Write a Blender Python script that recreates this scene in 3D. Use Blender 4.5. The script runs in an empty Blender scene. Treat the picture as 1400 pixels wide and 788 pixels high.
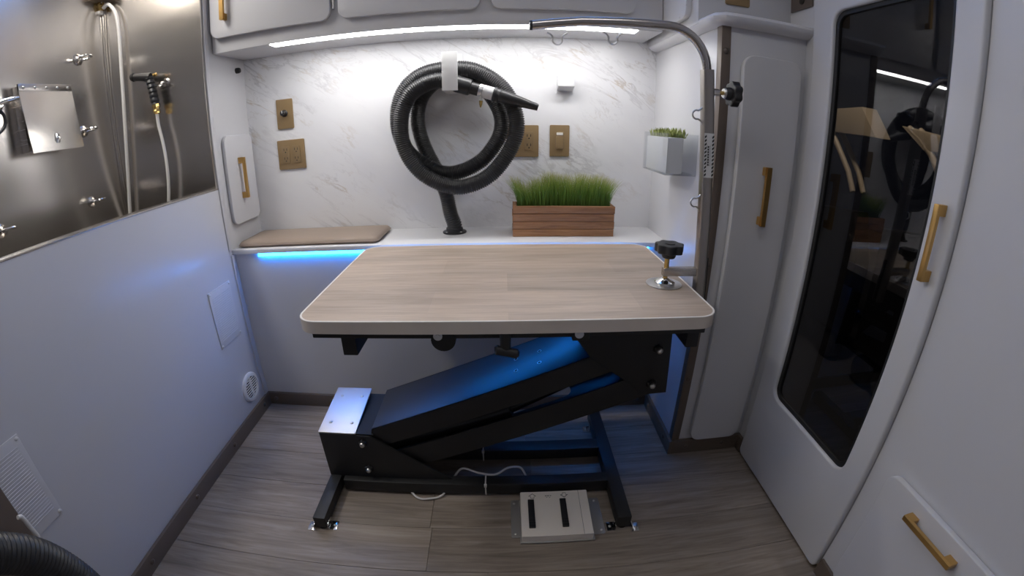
import bpy, bmesh, math, random
from mathutils import Vector, Matrix
random.seed(7)
SC = bpy.context.scene
COL = SC.collection

# ------------------------------------------------------------------ camera
# wide action-camera lens: theta(r) = r/F * (1 + KB (r/F)^2 + KC (r/F)^3), r in pixels of the 1400x788 frame
CAM = Vector((0.03526, -1.643479, 1.040956))
PITCH, YAW, ROLL = -0.363521, -0.019457, -0.004718
F, KB, KC = 605.488661, -0.046981, -0.012752
_fw = Vector((-math.sin(YAW) * math.cos(PITCH), math.cos(YAW) * math.cos(PITCH), math.sin(PITCH)))
_r0 = Vector((math.cos(YAW), math.sin(YAW), 0)); _u0 = _r0.cross(_fw)
_rt = _r0 * math.cos(ROLL) + _u0 * math.sin(ROLL)
_up = _u0 * math.cos(ROLL) - _r0 * math.sin(ROLL)

def ray(u, v):
    a = (u - 700) / F; b = (394 - v) / F; r = math.hypot(a, b) + 1e-12
    th = r * (1 + KB * r * r + KC * r ** 3); s = math.sin(th) / r
    return _rt * (a * s) + _up * (b * s) + _fw * math.cos(th)
def PX(x, u, v): d = ray(u, v); return CAM + d * ((x - CAM.x) / d.x)     # pixel onto the plane x = const
def PY(y, u, v): d = ray(u, v); return CAM + d * ((y - CAM.y) / d.y)
def PZ(z, u, v): d = ray(u, v); return CAM + d * ((z - CAM.z) / d.z)

cd = bpy.data.cameras.new('camera'); cam = bpy.data.objects.new('camera', cd); COL.objects.link(cam)
cam.matrix_world = Matrix(((_rt.x, _up.x, -_fw.x, CAM.x), (_rt.y, _up.y, -_fw.y, CAM.y), (_rt.z, _up.z, -_fw.z, CAM.z), (0, 0, 0, 1)))
cd.type = 'PANO'; cd.sensor_width = 36; cd.sensor_fit = 'HORIZONTAL'; cd.clip_start = 0.01
cd.lens = 15
MM = 1400 / 36.0
def setcam(**kw):
    for k, v in kw.items():
        if hasattr(cd, k): setattr(cd, k, v)
        elif hasattr(cd, 'cycles') and hasattr(cd.cycles, k): setattr(cd.cycles, k, v)
setcam(panorama_type='FISHEYE_LENS_POLYNOMIAL', fisheye_fov=math.radians(200),
       fisheye_polynomial_k0=0.0, fisheye_polynomial_k1=-MM / F, fisheye_polynomial_k2=0.0,
       fisheye_polynomial_k3=-KB * (MM / F) ** 3, fisheye_polynomial_k4=-KC * (MM / F) ** 4)
SC.camera = cam

# ------------------------------------------------------------------ world, view, ceiling light
w = bpy.data.worlds.new('world'); SC.world = w; w.use_nodes = True
w.node_tree.nodes['Background'].inputs[0].default_value = (0.02, 0.022, 0.03, 1)
w.node_tree.nodes['Background'].inputs[1].default_value = 0.3
SC.view_settings.view_transform = 'Standard'; SC.view_settings.look = 'None'
SC.view_settings.gamma = 1; SC.view_settings.use_curve_mapping = False
SC.view_settings.exposure = 0.0
W_LED, B_LED, CEIL, TUBL = 26.0, 25.0, 1.4, 7.0

def area(name, loc, sx, sy, power, col, rot=(0, 0, 0)):
    l = bpy.data.lights.new(name, 'AREA'); l.shape = 'RECTANGLE'; l.size = sx; l.size_y = sy; l.energy = power; l.color = col
    o = bpy.data.objects.new(name, l); COL.objects.link(o); o.location = loc; o.rotation_euler = rot
    return o
area('ceiling_lamp_light', (0.0, -1.25, 1.925), 1.1, 0.16, CEIL, (1.0, 0.955, 0.91))

area('tub_lamp_light', (-1.17, -.78, 1.925), .16, .5, TUBL, (1.0, .95, .88))

# ------------------------------------------------------------------ materials
def mat(name, col, rough=0.5, metal=0.0, bump=0.0, bscale=200.0, coat=0.0, emit=None, estr=0.0, var=0.0, vscale=3.0, spec=None):
    m = bpy.data.materials.new(name); m.use_nodes = True; nt = m.node_tree; b = nt.nodes['Principled BSDF']
    b.inputs['Base Color'].default_value = (*col, 1); b.inputs['Roughness'].default_value = rough
    b.inputs['Metallic'].default_value = metal; b.inputs['Coat Weight'].default_value = coat
    if spec is not None: b.inputs['Specular IOR Level'].default_value = spec
    tc = nt.nodes.new('ShaderNodeTexCoord')
    if emit: b.inputs['Emission Color'].default_value = (*emit, 1); b.inputs['Emission Strength'].default_value = estr
    if var:
        n = nt.nodes.new('ShaderNodeTexNoise'); n.inputs['Scale'].default_value = vscale; n.inputs['Detail'].default_value = 4
        nt.links.new(tc.outputs['Object'], n.inputs['Vector'])
        r = nt.nodes.new('ShaderNodeValToRGB')
        r.color_ramp.elements[0].position = .3; r.color_ramp.elements[1].position = .7
        r.color_ramp.elements[0].color = (*[c * (1 - var) for c in col], 1); r.color_ramp.elements[1].color = (*[min(1, c * (1 + var)) for c in col], 1)
        nt.links.new(n.outputs['Fac'], r.inputs['Fac']); nt.links.new(r.outputs['Color'], b.inputs['Base Color'])
    if bump:
        n = nt.nodes.new('ShaderNodeTexNoise'); n.inputs['Scale'].default_value = bscale; n.inputs['Detail'].default_value = 3
        nt.links.new(tc.outputs['Object'], n.inputs['Vector'])
        bp = nt.nodes.new('ShaderNodeBump'); bp.inputs['Strength'].default_value = bump; bp.inputs['Distance'].default_value = 0.002
        nt.links.new(n.outputs['Fac'], bp.inputs['Height']); nt.links.new(bp.outputs['Normal'], b.inputs['Normal'])
    return m

def ramp(nt, stops):
    r = nt.nodes.new('ShaderNodeValToRGB'); e = r.color_ramp.elements
    while len(e) < len(stops): e.new(0.5)
    for k, (p, c) in enumerate(stops): e[k].position = p; e[k].color = (*c, 1)
    return r
def mapping(nt, scale=(1, 1, 1), rot=(0, 0, 0), src='Object'):
    tc = nt.nodes.new('ShaderNodeTexCoord'); mp = nt.nodes.new('ShaderNodeMapping')
    mp.inputs['Scale'].default_value = scale; mp.inputs['Rotation'].default_value = rot
    nt.links.new(tc.outputs[src], mp.inputs['Vector']); return mp
def noise(nt, vec, scale, detail=4, rough=.55, dist=0.0):
    n = nt.nodes.new('ShaderNodeTexNoise'); n.inputs['Scale'].default_value = scale; n.inputs['Detail'].default_value = detail
    n.inputs['Roughness'].default_value = rough; n.inputs['Distortion'].default_value = dist
    nt.links.new(vec, n.inputs['Vector']); return n
def mixrgb(nt, kind, fac, a, b):
    m = nt.nodes.new('ShaderNodeMixRGB'); m.blend_type = kind
    for s, v in ((0, fac), (1, a), (2, b)):
        if hasattr(v, 'links') or hasattr(v, 'is_linked'): nt.links.new(v, m.inputs[s])
        elif s == 0: m.inputs[0].default_value = v
        else: m.inputs[s].default_value = (*v, 1)
    return m.outputs[0]

def marble():
    m = bpy.data.materials.new('marble_laminate'); m.use_nodes = True; nt = m.node_tree; b = nt.nodes['Principled BSDF']
    mp = mapping(nt, (1, 1, 1), (0, math.radians(-33), 0))
    st = nt.nodes.new('ShaderNodeMapping'); st.inputs['Scale'].default_value = (1.3, 1, 4.6); nt.links.new(mp.outputs[0], st.inputs['Vector'])
    col = (0.80, 0.80, 0.815)
    # large soft veins
    n1 = noise(nt, st.outputs[0], 1.5, 7, .62, .55)
    r1 = ramp(nt, [(0.0, (0, 0, 0)), (0.482, (0, 0, 0)), (0.499, (1, 1, 1)), (0.502, (1, 1, 1)), (0.525, (0, 0, 0)), (1, (0, 0, 0))]); nt.links.new(n1.outputs['Fac'], r1.inputs['Fac'])
    # thin veins
    n2 = noise(nt, st.outputs[0], 3.4, 8, .6, .8)
    r2 = ramp(nt, [(0.0, (0, 0, 0)), (0.488, (0, 0, 0)), (0.5, (1, 1, 1)), (0.512, (0, 0, 0)), (1, (0, 0, 0))]); nt.links.new(n2.outputs['Fac'], r2.inputs['Fac'])
    msk = noise(nt, mp.outputs[0], 2.6, 3); rm = ramp(nt, [(0.44, (0, 0, 0)), (0.62, (1, 1, 1))]); nt.links.new(msk.outputs['Fac'], rm.inputs['Fac'])
    tan = noise(nt, mp.outputs[0], 11, 2); rt = ramp(nt, [(0.5, (0.42, 0.41, 0.43)), (0.66, (0.45, 0.34, 0.22))]); nt.links.new(tan.outputs['Fac'], rt.inputs['Fac'])
    cl = noise(nt, st.outputs[0], 1.1, 3); rc = ramp(nt, [(0.35, (0.74, 0.74, 0.765)), (0.6, col)]); nt.links.new(cl.outputs['Fac'], rc.inputs['Fac'])
    f1 = mixrgb(nt, 'MULTIPLY', 1.0, r1.outputs[0], rm.outputs[0])
    mx = nt.nodes.new('ShaderNodeMath'); mx.operation = 'MULTIPLY'; mx.inputs[1].default_value = .62; nt.links.new(f1, mx.inputs[0])
    c1 = mixrgb(nt, 'MIX', mx.outputs[0], rc.outputs[0], rt.outputs[0])
    f2 = mixrgb(nt, 'MULTIPLY', 1.0, r2.outputs[0], rm.outputs[0])
    mx2 = nt.nodes.new('ShaderNodeMath'); mx2.operation = 'MULTIPLY'; mx2.inputs[1].default_value = .42; nt.links.new(f2, mx2.inputs[0])
    c2 = mixrgb(nt, 'MIX', mx2.outputs[0], c1, rt.outputs[0])
    nt.links.new(c2, b.inputs['Base Color']); b.inputs['Roughness'].default_value = .32
    return m

def wood(name, lo, mid, hi, grain=(1.6, 26, 26), planks=None, rough=.45, rnd=True):
    m = bpy.data.materials.new(name); m.use_nodes = True; nt = m.node_tree; b = nt.nodes['Principled BSDF']
    tc = nt.nodes.new('ShaderNodeTexCoord'); vec = tc.outputs['Object']
    if rnd:
        oi = nt.nodes.new('ShaderNodeObjectInfo'); sc = nt.nodes.new('ShaderNodeVectorMath'); sc.operation = 'SCALE'; sc.inputs[0].default_value = (31, 17, 23)
        nt.links.new(oi.outputs['Random'], sc.inputs['Scale'])
        ad = nt.nodes.new('ShaderNodeVectorMath'); nt.links.new(vec, ad.inputs[0]); nt.links.new(sc.outputs[0], ad.inputs[1]); vec = ad.outputs[0]
    mp = nt.nodes.new('ShaderNodeMapping'); mp.inputs['Scale'].default_value = grain; nt.links.new(vec, mp.inputs['Vector'])
    n = noise(nt, mp.outputs[0], 2.2, 9, .68, .7)
    r = ramp(nt, [(0.28, lo), (0.5, mid), (0.72, hi)]); nt.links.new(n.outputs['Fac'], r.inputs['Fac'])
    out = r.outputs[0]
    mp2 = nt.nodes.new('ShaderNodeMapping'); mp2.inputs['Scale'].default_value = (grain[0] * .5, grain[1] * .22, grain[2] * .22); nt.links.new(vec, mp2.inputs['Vector'])
    n2 = noise(nt, mp2.outputs[0], 2.0, 4, .5, .4); r2 = ramp(nt, [(0.3, (.80, .80, .80)), (0.7, (1.12, 1.12, 1.12))]); nt.links.new(n2.outputs['Fac'], r2.inputs['Fac'])
    out = mixrgb(nt, 'MULTIPLY', 1.0, out, r2.outputs[0])
    if planks:
        br = nt.nodes.new('ShaderNodeTexBrick'); br.offset = .37; br.inputs['Scale'].default_value = 1
        br.inputs['Brick Width'].default_value = planks[0]; br.inputs['Row Height'].default_value = planks[1]; br.inputs['Mortar Size'].default_value = 0.0
        br.inputs['Color1'].default_value = (.84, .84, .84, 1); br.inputs['Color2'].default_value = (1.14, 1.13, 1.12, 1)
        nt.links.new(vec, br.inputs['Vector']); out = mixrgb(nt, 'MULTIPLY', 1.0, out, br.outputs['Color'])
    if rnd:
        rr = ramp(nt, [(0, (.92, .92, .92)), (1, (1.06, 1.05, 1.04))]); nt.links.new(oi.outputs['Random'], rr.inputs['Fac'])
        out = mixrgb(nt, 'MULTIPLY', 1.0, out, rr.outputs[0])
    nt.links.new(out, b.inputs['Base Color']); b.inputs['Roughness'].default_value = rough
    bp = nt.nodes.new('ShaderNodeBump'); bp.inputs['Strength'].default_value = .12; bp.inputs['Distance'].default_value = .001
    nt.links.new(n.outputs['Fac'], bp.inputs['Height']); nt.links.new(bp.outputs['Normal'], b.inputs['Normal'])
    return m

def steel(name, col, rough, wav=0.0, brush=(2, 60, 60)):
    m = bpy.data.materials.new(name); m.use_nodes = True; nt = m.node_tree; b = nt.nodes['Principled BSDF']
    b.inputs['Base Color'].default_value = (*col, 1); b.inputs['Metallic'].default_value = 1; b.inputs['Roughness'].default_value = rough
    mp = mapping(nt, brush); n = noise(nt, mp.outputs[0], 6, 3)
    r = ramp(nt, [(0.3, (rough * .93,) * 3), (0.7, (rough * 1.07,) * 3)]); nt.links.new(n.outputs['Fac'], r.inputs['Fac']); nt.links.new(r.outputs[0], b.inputs['Roughness'])
    if wav:
        mp2 = mapping(nt, (1.0, 1.0, 1.6)); n2 = noise(nt, mp2.outputs[0], 2.2, 1)
        bp = nt.nodes.new('ShaderNodeBump'); bp.inputs['Strength'].default_value = wav; bp.inputs['Distance'].default_value = .02
        nt.links.new(n2.outputs['Fac'], bp.inputs['Height']); nt.links.new(bp.outputs['Normal'], b.inputs['Normal'])
    return m

def glass(name, tint, rough=0.0, ior=1.5):
    m = bpy.data.materials.new(name); m.use_nodes = True; nt = m.node_tree
    for n in list(nt.nodes): nt.nodes.remove(n)
    o = nt.nodes.new('ShaderNodeOutputMaterial'); t = nt.nodes.new('ShaderNodeBsdfTransparent'); t.inputs[0].default_value = (*tint, 1)
    g = nt.nodes.new('ShaderNodeBsdfGlossy'); g.inputs['Roughness'].default_value = rough; fr = nt.nodes.new('ShaderNodeFresnel'); gm = nt.nodes.new('ShaderNodeNewGeometry')
    mi = nt.nodes.new('ShaderNodeMix'); mi.data_type = 'FLOAT'; mi.inputs[2].default_value = ior; mi.inputs[3].default_value = 1 / ior
    nt.links.new(gm.outputs['Backfacing'], mi.inputs[0]); nt.links.new(mi.outputs[0], fr.inputs['IOR'])
    mx = nt.nodes.new('ShaderNodeMixShader'); nt.links.new(fr.outputs[0], mx.inputs[0]); nt.links.new(t.outputs[0], mx.inputs[1]); nt.links.new(g.outputs[0], mx.inputs[2])
    nt.links.new(mx.outputs[0], o.inputs['Surface']); return m

def grassmat():
    m = bpy.data.materials.new('grass_blade'); m.use_nodes = True; nt = m.node_tree; b = nt.nodes['Principled BSDF']
    at = nt.nodes.new('ShaderNodeAttribute'); at.attribute_name = 'along'
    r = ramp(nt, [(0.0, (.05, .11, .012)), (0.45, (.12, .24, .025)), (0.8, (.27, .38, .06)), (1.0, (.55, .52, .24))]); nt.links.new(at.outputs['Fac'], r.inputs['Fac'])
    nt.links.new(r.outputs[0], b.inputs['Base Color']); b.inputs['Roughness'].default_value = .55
    return m

M = {}
M['wall'] = mat('painted_panel', (0.64, 0.64, 0.665), 0.34, bump=.03, bscale=350)
M['panelleft'] = mat('painted_panel_gloss', (0.60, 0.60, 0.63), 0.30, bump=.03, bscale=300)
M['white'] = mat('white_laminate', (0.74, 0.74, 0.76), 0.3)
M['cornice'] = mat('moulded_trim', (0.70, 0.70, 0.73), 0.33)
M['marble'] = marble()
M['floorwood'] = wood('vinyl_plank', (.175, .140, .112), (.285, .236, .195), (.40, .345, .295), (1.7, 26, 26), rough=.42)
M['tabletop'] = wood('laminate_top', (.37, .292, .228), (.47, .378, .302), (.56, .46, .375), (2.0, 30, 30), (.46, .125), rough=.42, rnd=False)
M['edge'] = mat('table_edge', (.66, .59, .52), .4, var=.06, vscale=12)
M['edgew'] = mat('edge_lip', (.80, .77, .73), .4)
M['bronze'] = mat('bronze_trim', (.165, .130, .106), .42, .25, bump=.05)
M['bronzes'] = mat('bronze_screw', (.16, .13, .11), .3, .7)
M['gold'] = mat('brushed_gold', (.60, .37, .13), .3, .9)
M['brass'] = mat('brass', (.66, .46, .17), .25, 1)
M['plate'] = mat('tan_plate', (.33, .225, .115), .38, .35, bump=.04, bscale=500)
M['platef'] = mat('tan_insert', (.29, .20, .105), .4, .2)
M['slot'] = mat('dark_slot', (.02, .016, .012), .6)
M['black'] = mat('black_plastic', (.018, .018, .02), .38)
M['blacksteel'] = mat('black_powdercoat', (.016, .0165, .018), .46, bump=.06, bscale=900)
M['bluearm'] = mat('black_satin_plate', (.014, .015, .018), .36, .0, spec=1.0)
M['rubber'] = mat('black_rubber', (.012, .012, .013), .62)
M['hose'] = mat('hose_black', (.020, .020, .022), .38)
M['alu'] = steel('brushed_aluminium', (.78, .78, .80), .46)
M['steel'] = steel('stainless_sheet', (.70, .665, .625), .23, .35)
M['steels'] = steel('stainless_part', (.52, .49, .46), .26)
M['sleeve'] = steel('stainless_sleeve', (.40, .37, .34), .34)
M['chrome'] = mat('chrome', (.8, .8, .8), .12, 1)
M['zinc'] = mat('zinc', (.62, .61, .60), .33, 1)
M['galv'] = mat('galvanised_plate', (.42, .41, .40), .38, .55)
M['leather'] = mat('tan_vinyl', (.315, .245, .195), .42, bump=.12, bscale=420)
M['cedar'] = wood('cedar_board', (.22, .098, .042), (.37, .178, .080), (.47, .255, .135), (3.0, 40, 40), rough=.6)
M['soil'] = mat('soil', (.03, .022, .016), .9, bump=.5, bscale=120)
M['grass'] = grassmat()
M['succ'] = mat('succulent', (.33, .38, .12), .6, var=.45, vscale=90)
M['acrylic'] = glass('clear_acrylic', (.93, .94, .95), .04, 1.4)
M['frost'] = mat('frosted_insert', (.66, .66, .67), .5)
M['insert'] = mat('white_insert', (.80, .80, .80), .6)
M['wglass'] = glass('tinted_glass', (.5, .5, .53), 0.0, 1.62)
M['gasket'] = mat('black_gasket', (.012, .012, .012), .5)
M['whitehose'] = mat('white_hose', (.72, .70, .68), .35)
M['cream'] = mat('cream_paint', (.62, .50, .34), .4)
M['dark'] = mat('dark_paint', (.01, .01, .011), .4)
M['offwhite'] = mat('offwhite_plastic', (.80, .74, .67), .45)
M['ink'] = mat('print_ink', (.03, .03, .03), .6)
M['sticker'] = mat('sticker_white', (.78, .78, .78), .5)
M['ledw'] = mat('led_white', (1, 1, 1), .4, emit=(1.0, .985, .97), estr=W_LED)
M['ledb'] = mat('led_blue', (.2, .7, 1), .4, emit=(.012, .25, 1.0), estr=B_LED)
M['ledc'] = mat('led_cove', (.2, .6, 1), .4, emit=(.16, .40, 1.0), estr=16)
M['ceil'] = mat('ceiling_panel', (.70, .70, .72), .5)
M['lampdiff'] = mat('lamp_diffuser', (.9, .9, .9), .5, emit=(.95, .97, 1), estr=3)
M['asphalt'] = mat('dark_ground', (.03, .03, .032), .7, bump=.3, bscale=60)

# ------------------------------------------------------------------ builders
def W(o):
    v = Vector(o.location)
    while o.parent: o = o.parent; v += o.location
    return v
def link(name, me, loc, parent=None, rot=None):
    o = bpy.data.objects.new(name, me); COL.objects.link(o)
    o.location = Vector(loc) - (W(parent) if parent else Vector((0, 0, 0)))
    if rot is not None: o.rotation_euler = rot
    if parent: o.parent = parent
    return o
def tag(o, label=None, cat=None, group=None, kind=None):
    if label: o['label'] = label
    if cat: o['category'] = cat
    if group: o['group'] = group
    if kind: o['kind'] = kind
    return o
def thing(name, loc, label, cat, group=None):
    return tag(link(name, None, loc), label, cat, group)
def obj(name, bm, m, parent=None, smooth=False):
    bmesh.ops.recalc_face_normals(bm, faces=bm.faces)
    lo = Vector((1e9,) * 3); hi = -lo
    for v in bm.verts:
        for k in range(3): lo[k] = min(lo[k], v.co[k]); hi[k] = max(hi[k], v.co[k])
    c = (lo + hi) / 2
    if parent is None: c.z = lo.z
    bmesh.ops.translate(bm, verts=bm.verts, vec=-c)
    me = bpy.data.meshes.new(name); bm.to_mesh(me); bm.free()
    me.materials.append(m)
    if smooth:
        for p in me.polygons: p.use_smooth = True
        if smooth == 'auto':
            try: me.set_sharp_from_angle(angle=math.radians(38))
            except Exception: pass
    return link(name, me, c, parent)
def bevel(bm, r, seg=2, ang=30):
    if r <= 0: return
    es = [e for e in bm.edges if len(e.link_faces) == 2 and e.calc_face_angle(0) > math.radians(ang)]
    bmesh.ops.bevel(bm, geom=es, offset=r, segments=seg, affect='EDGES', profile=.6, clamp_overlap=True)
def bbox(bm, x0, x1, y0, y1, z0, z1, b=0.0, seg=2):
    t = bmesh.new(); bmesh.ops.create_cube(t, size=1)
    for v in t.verts: v.co = Vector(((x0 + x1) / 2 + v.co.x * (x1 - x0), (y0 + y1) / 2 + v.co.y * (y1 - y0), (z0 + z1) / 2 + v.co.z * (z1 - z0)))
    bevel(t, b, seg); add(bm, t)
def add(bm, t):
    me = bpy.data.meshes.new('tmp'); t.to_mesh(me); t.free(); bm.from_mesh(me); bpy.data.meshes.remove(me)
def box(name, x0, x1, y0, y1, z0, z1, m, parent=None, b=0.002, seg=2):
    bm = bmesh.new(); bbox(bm, x0, x1, y0, y1, z0, z1, b, seg); return obj(name, bm, m, parent, 'auto' if b else False)
def to3(p, axis, a):
    return {'x': (a, p[0], p[1]), 'y': (p[0], a, p[1]), 'z': (p[0], p[1], a)}[axis]
def pprism(bm, pts, axis, a0, a1, b=0.0, seg=2, bend=True):
    t = bmesh.new(); lo = [t.verts.new(to3(p, axis, a0)) for p in pts]; hi = [t.verts.new(to3(p, axis, a1)) for p in pts]
    n = len(pts); t.faces.new(lo[::-1]); t.faces.new(hi)
    for i in range(n): t.faces.new((lo[i], lo[(i + 1) % n], hi[(i + 1) % n], hi[i]))
    bmesh.ops.recalc_face_normals(t, faces=t.faces)
    if b:
        es = [e for e in t.edges if abs(e.verts[0].co[0 if axis == 'x' else 1 if axis == 'y' else 2] - e.verts[1].co[0 if axis == 'x' else 1 if axis == 'y' else 2]) < 1e-7]
        bmesh.ops.bevel(t, geom=es, offset=b, segments=seg, affect='EDGES', profile=.6, clamp_overlap=True)
    add(bm, t)
def prism(name, pts, axis, a0, a1, m, parent=None, b=0.0, seg=2, smooth='auto'):
    bm = bmesh.new(); pprism(bm, pts, axis, a0, a1, b, seg); return obj(name, bm, m, parent, smooth)
def rrect(x0, x1, y0, y1, r, n=6):
    out = []
    for cx, cy, a in ((x1 - r, y1 - r, 0), (x0 + r, y1 - r, 90), (x0 + r, y0 + r, 180), (x1 - r, y0 + r, 270)):
        for k in range(n + 1):
            t = math.radians(a + 90 * k / n); out.append((cx + r * math.cos(t), cy + r * math.sin(t)))
    return out
def frame(name, outer, inner, axis, a0, a1, m, parent=None, b=0.002):
    bm = bmesh.new(); n = len(outer)
    O0 = [bm.verts.new(to3(p, axis, a0)) for p in outer]; O1 = [bm.verts.new(to3(p, axis, a1)) for p in outer]
    I0 = [bm.verts.new(to3(p, axis, a0)) for p in inner]; I1 = [bm.verts.new(to3(p, axis, a1)) for p in inner]
    for i in range(n):
        j = (i + 1) % n
        for q in ((O0[i], O0[j], O1[j], O1[i]), (I0[i], I1[i], I1[j], I0[j]), (O0[i], I0[i], I0[j], O0[j]), (O1[i], O1[j], I1[j], I1[i])): bm.faces.new(q)
    bmesh.ops.recalc_face_normals(bm, faces=bm.faces)
    if b: bevel(bm, b, 3, 50)
    return obj(name, bm, m, parent, 'auto')
def smoothpath(pts, per=12):
    P = [Vector(p) for p in pts]; P = [P[0] * 2 - P[1]] + P + [P[-1] * 2 - P[-2]]; out = []
    for i in range(1, len(P) - 2):
        for k in range(per):
            t = k / per; a, b, c, d = P[i - 1:i + 3]
            out.append(.5 * ((2 * b) + (c - a) * t + (2 * a - 5 * b + 4 * c - d) * t * t + (3 * b - a - 3 * c + d) * t ** 3))
    out.append(P[-2]); return out
def resample(P, step):
    L = [0]
    for a, b in zip(P, P[1:]): L.append(L[-1] + (b - a).length)
    n = max(2, int(L[-1] / step)); out = []; j = 0
    for i in range(n + 1):
        s = L[-1] * i / n
        while j < len(P) - 2 and L[j + 1] < s: j += 1
        t = (s - L[j]) / max(1e-9, L[j + 1] - L[j]); out.append(P[j].lerp(P[j + 1], t))
    return out
def tubem(bm, P, r, seg=10, caps=True):
    P = [Vector(p) for p in P]; n = len(P); rf = r if callable(r) else (lambda i: r)
    T = [(P[min(i + 1, n - 1)] - P[max(i - 1, 0)]).normalized() for i in range(n)]
    up = Vector((0, 0, 1)) if abs(T[0].z) < .9 else Vector((1, 0, 0))
    nrm = (up - T[0] * up.dot(T[0])).normalized(); rings = []
    for i in range(n):
        nrm = (nrm - T[i] * nrm.dot(T[i])).normalized(); bn = T[i].cross(nrm); rr = rf(i)
        rings.append([bm.verts.new(P[i] + (nrm * math.cos(2 * math.pi * k / seg) + bn * math.sin(2 * math.pi * k / seg)) * rr) for k in range(seg)])
    for a, b in zip(rings, rings[1:]):
        for k in range(seg): bm.faces.new((a[k], a[(k + 1) % seg], b[(k + 1) % seg], b[k]))
    if caps: bm.faces.new(rings[0][::-1]); bm.faces.new(rings[-1])
def tube(name, P, r, m, parent=None, seg=10):
    bm = bmesh.new(); tubem(bm, P, r, seg); return obj(name, bm, m, parent, 'auto')
def lathem(bm, p0, d, prof, seg=24):
    p0 = Vector(p0); d = Vector(d).normalized(); up = Vector((0, 0, 1)) if abs(d.z) < .9 else Vector((1, 0, 0))
    n = (up - d * up.dot(d)).normalized(); b = d.cross(n); rings = []
    for t, r in prof:
        rings.append([bm.verts.new(p0 + d * t + (n * math.cos(2 * math.pi * k / seg) + b * math.sin(2 * math.pi * k / seg)) * max(r, 1e-5)) for k in range(seg)])
    for a, c in zip(rings, rings[1:]):
        for k in range(seg): bm.faces.new((a[k], a[(k + 1) % seg], c[(k + 1) % seg], c[k]))
    bm.faces.new(rings[0][::-1]); bm.faces.new(rings[-1])
def lathe(name, p0, d, prof, m, parent=None, seg=24):
    bm = bmesh.new(); lathem(bm, p0, d, prof, seg); return obj(name, bm, m, parent, 'auto')
def starpts(cx, cy, r, lobes=7, amp=.07, n=84):
    return [(cx + r * (1 - amp + amp * math.cos(lobes * 2 * math.pi * k / n)) * math.cos(2 * math.pi * k / n), cy + r * (1 - amp + amp * math.cos(lobes * 2 * math.pi * k / n)) * math.sin(2 * math.pi * k / n)) for k in range(n)]
# shared screw heads
def headmesh(name, r, h, m):
    bm = bmesh.new(); lathem(bm, (0, 0, 0), (0, 0, 1), [(-.001, r), (h * .4, r), (h * .8, r * .75), (h, r * .3)], 12)
    bmesh.ops.recalc_face_normals(bm, faces=bm.faces); me = bpy.data.meshes.new(name); bm.to_mesh(me); bm.free(); me.materials.append(m)
    for p in me.polygons: p.use_smooth = True
    return me
RIV = headmesh('rivet_head', .0085, .005, M['bronzes']); SCW = headmesh('screw_head', .0042, .003, M['zinc']); SCG = headmesh('white_screw', .0045, .003, M['white'])
BOLT = headmesh('bolt_head', .0085, .009, M['zinc'])
ROT = {'+x': (0, math.pi / 2, 0), '-x': (0, -math.pi / 2, 0), '-y': (math.pi / 2, 0, 0), '+y': (-math.pi / 2, 0, 0), '+z': (0, 0, 0)}
def screw(name, me, loc, face, parent): return link(name, me, loc, parent, ROT[face])
def handle(parent, a, b, out, m, w=.012, s=.026):
    """bar pull from a to b standing off along out"""
    a = Vector(a); b = Vector(b); o = Vector(out); ax = (b - a).normalized(); sd = ax.cross(o).normalized()
    def blk(bm, c, la, lo, ls):
        t = bmesh.new(); bmesh.ops.create_cube(t, size=1)
        for v in t.verts: v.co = c + ax * (v.co.x * la) + o * (v.co.y * lo) + sd * (v.co.z * ls)
        bevel(t, .0016, 2); add(bm, t)
    L = (b - a).length; bm = bmesh.new()
    blk(bm, (a + b) / 2 + o * (s - .005), L, .010, w); h = obj('handle', bm, m, parent, 'auto')
    for p in (a + ax * .011, b - ax * .011):
        bm = bmesh.new(); blk(bm, p + o * (s / 2 - .0035), .022, s - .005, w * 1.12); obj('handle_post', bm, m, h, 'auto')
    return h

# ------------------------------------------------------------------ the room
XL, XC, YC, XR, XD = -.958, .600, -.525, .864, .848
YB, ZC, ZT, ZCEIL, YF = -.224, .665, 1.361, 1.95, -2.7
HB = .056
def S(o): o['kind'] = 'structure'; return o
fl = S(link('floor', None, (0, -1.4, 0)))
# planks run across the room, each a board of its own
y = -.222; row = 0
while y > YF + .02:
    y0 = max(y - .148, YF); x = -.958 - random.uniform(.1, .9); xe = .90
    while x < xe:
        x1 = x + 1.22; a = max(x, -.955); b = min(x1, xe)
        if b - a > .02: box('plank', a + .0004, b - .0004, y0 + .0004, y - .0004, -.012, random.uniform(-.0006, 0.0), M['floorwood'], fl, b=.0006, seg=1)
        x = x1
    y = y0; row += 1
S(box('floor_base', -1.46, .95, YF, .05, -.05, -.0125, M['dark'], b=0))
S(box('ceiling', -1.46, .95, YF, .06, ZCEIL, ZCEIL + .03, M['ceil'], b=0))
S(box('wall_back', XL, XC, 0, .03, ZC - .02, ZCEIL, M['marble'], b=0))
S(box('wall_lower_back', XL, XC, YB, YB + .02, 0, ZC - .017, M['wall'], b=0))
S(box('wall_front', -1.46, .95, YF - .03, YF, 0, ZCEIL, M['wall'], b=0))
wl = S(box('wall_left', XL - .03, XL, YF, -.256, 0, .894, M['panelleft'], b=.0015))
S(box('wall_left_column', XL - .44, XL, -.256, 0.03, 0, ZCEIL, M['wall'], b=.002))
S(box('trim_3', XL, XL + .004, -.256, -.236, ZC, ZCEIL, M['wall'], b=.001))
S(box('trim_4', XL, XL + .006, -.250, YB, HB, ZC - .018, M['wall'], b=.002))
S(box('trim_5', XL - .032, XL + .002, YF, -.256, .892, .897, M['steels'], b=.0008))
S(box('wall_right', XR, XR + .02, -.575, -.40, 0, ZCEIL, M['wall'], b=0))
S(box('wall_right_rear', XR, XR + .02, YF, -1.078, 0, ZCEIL, M['wall'], b=0))
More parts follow.
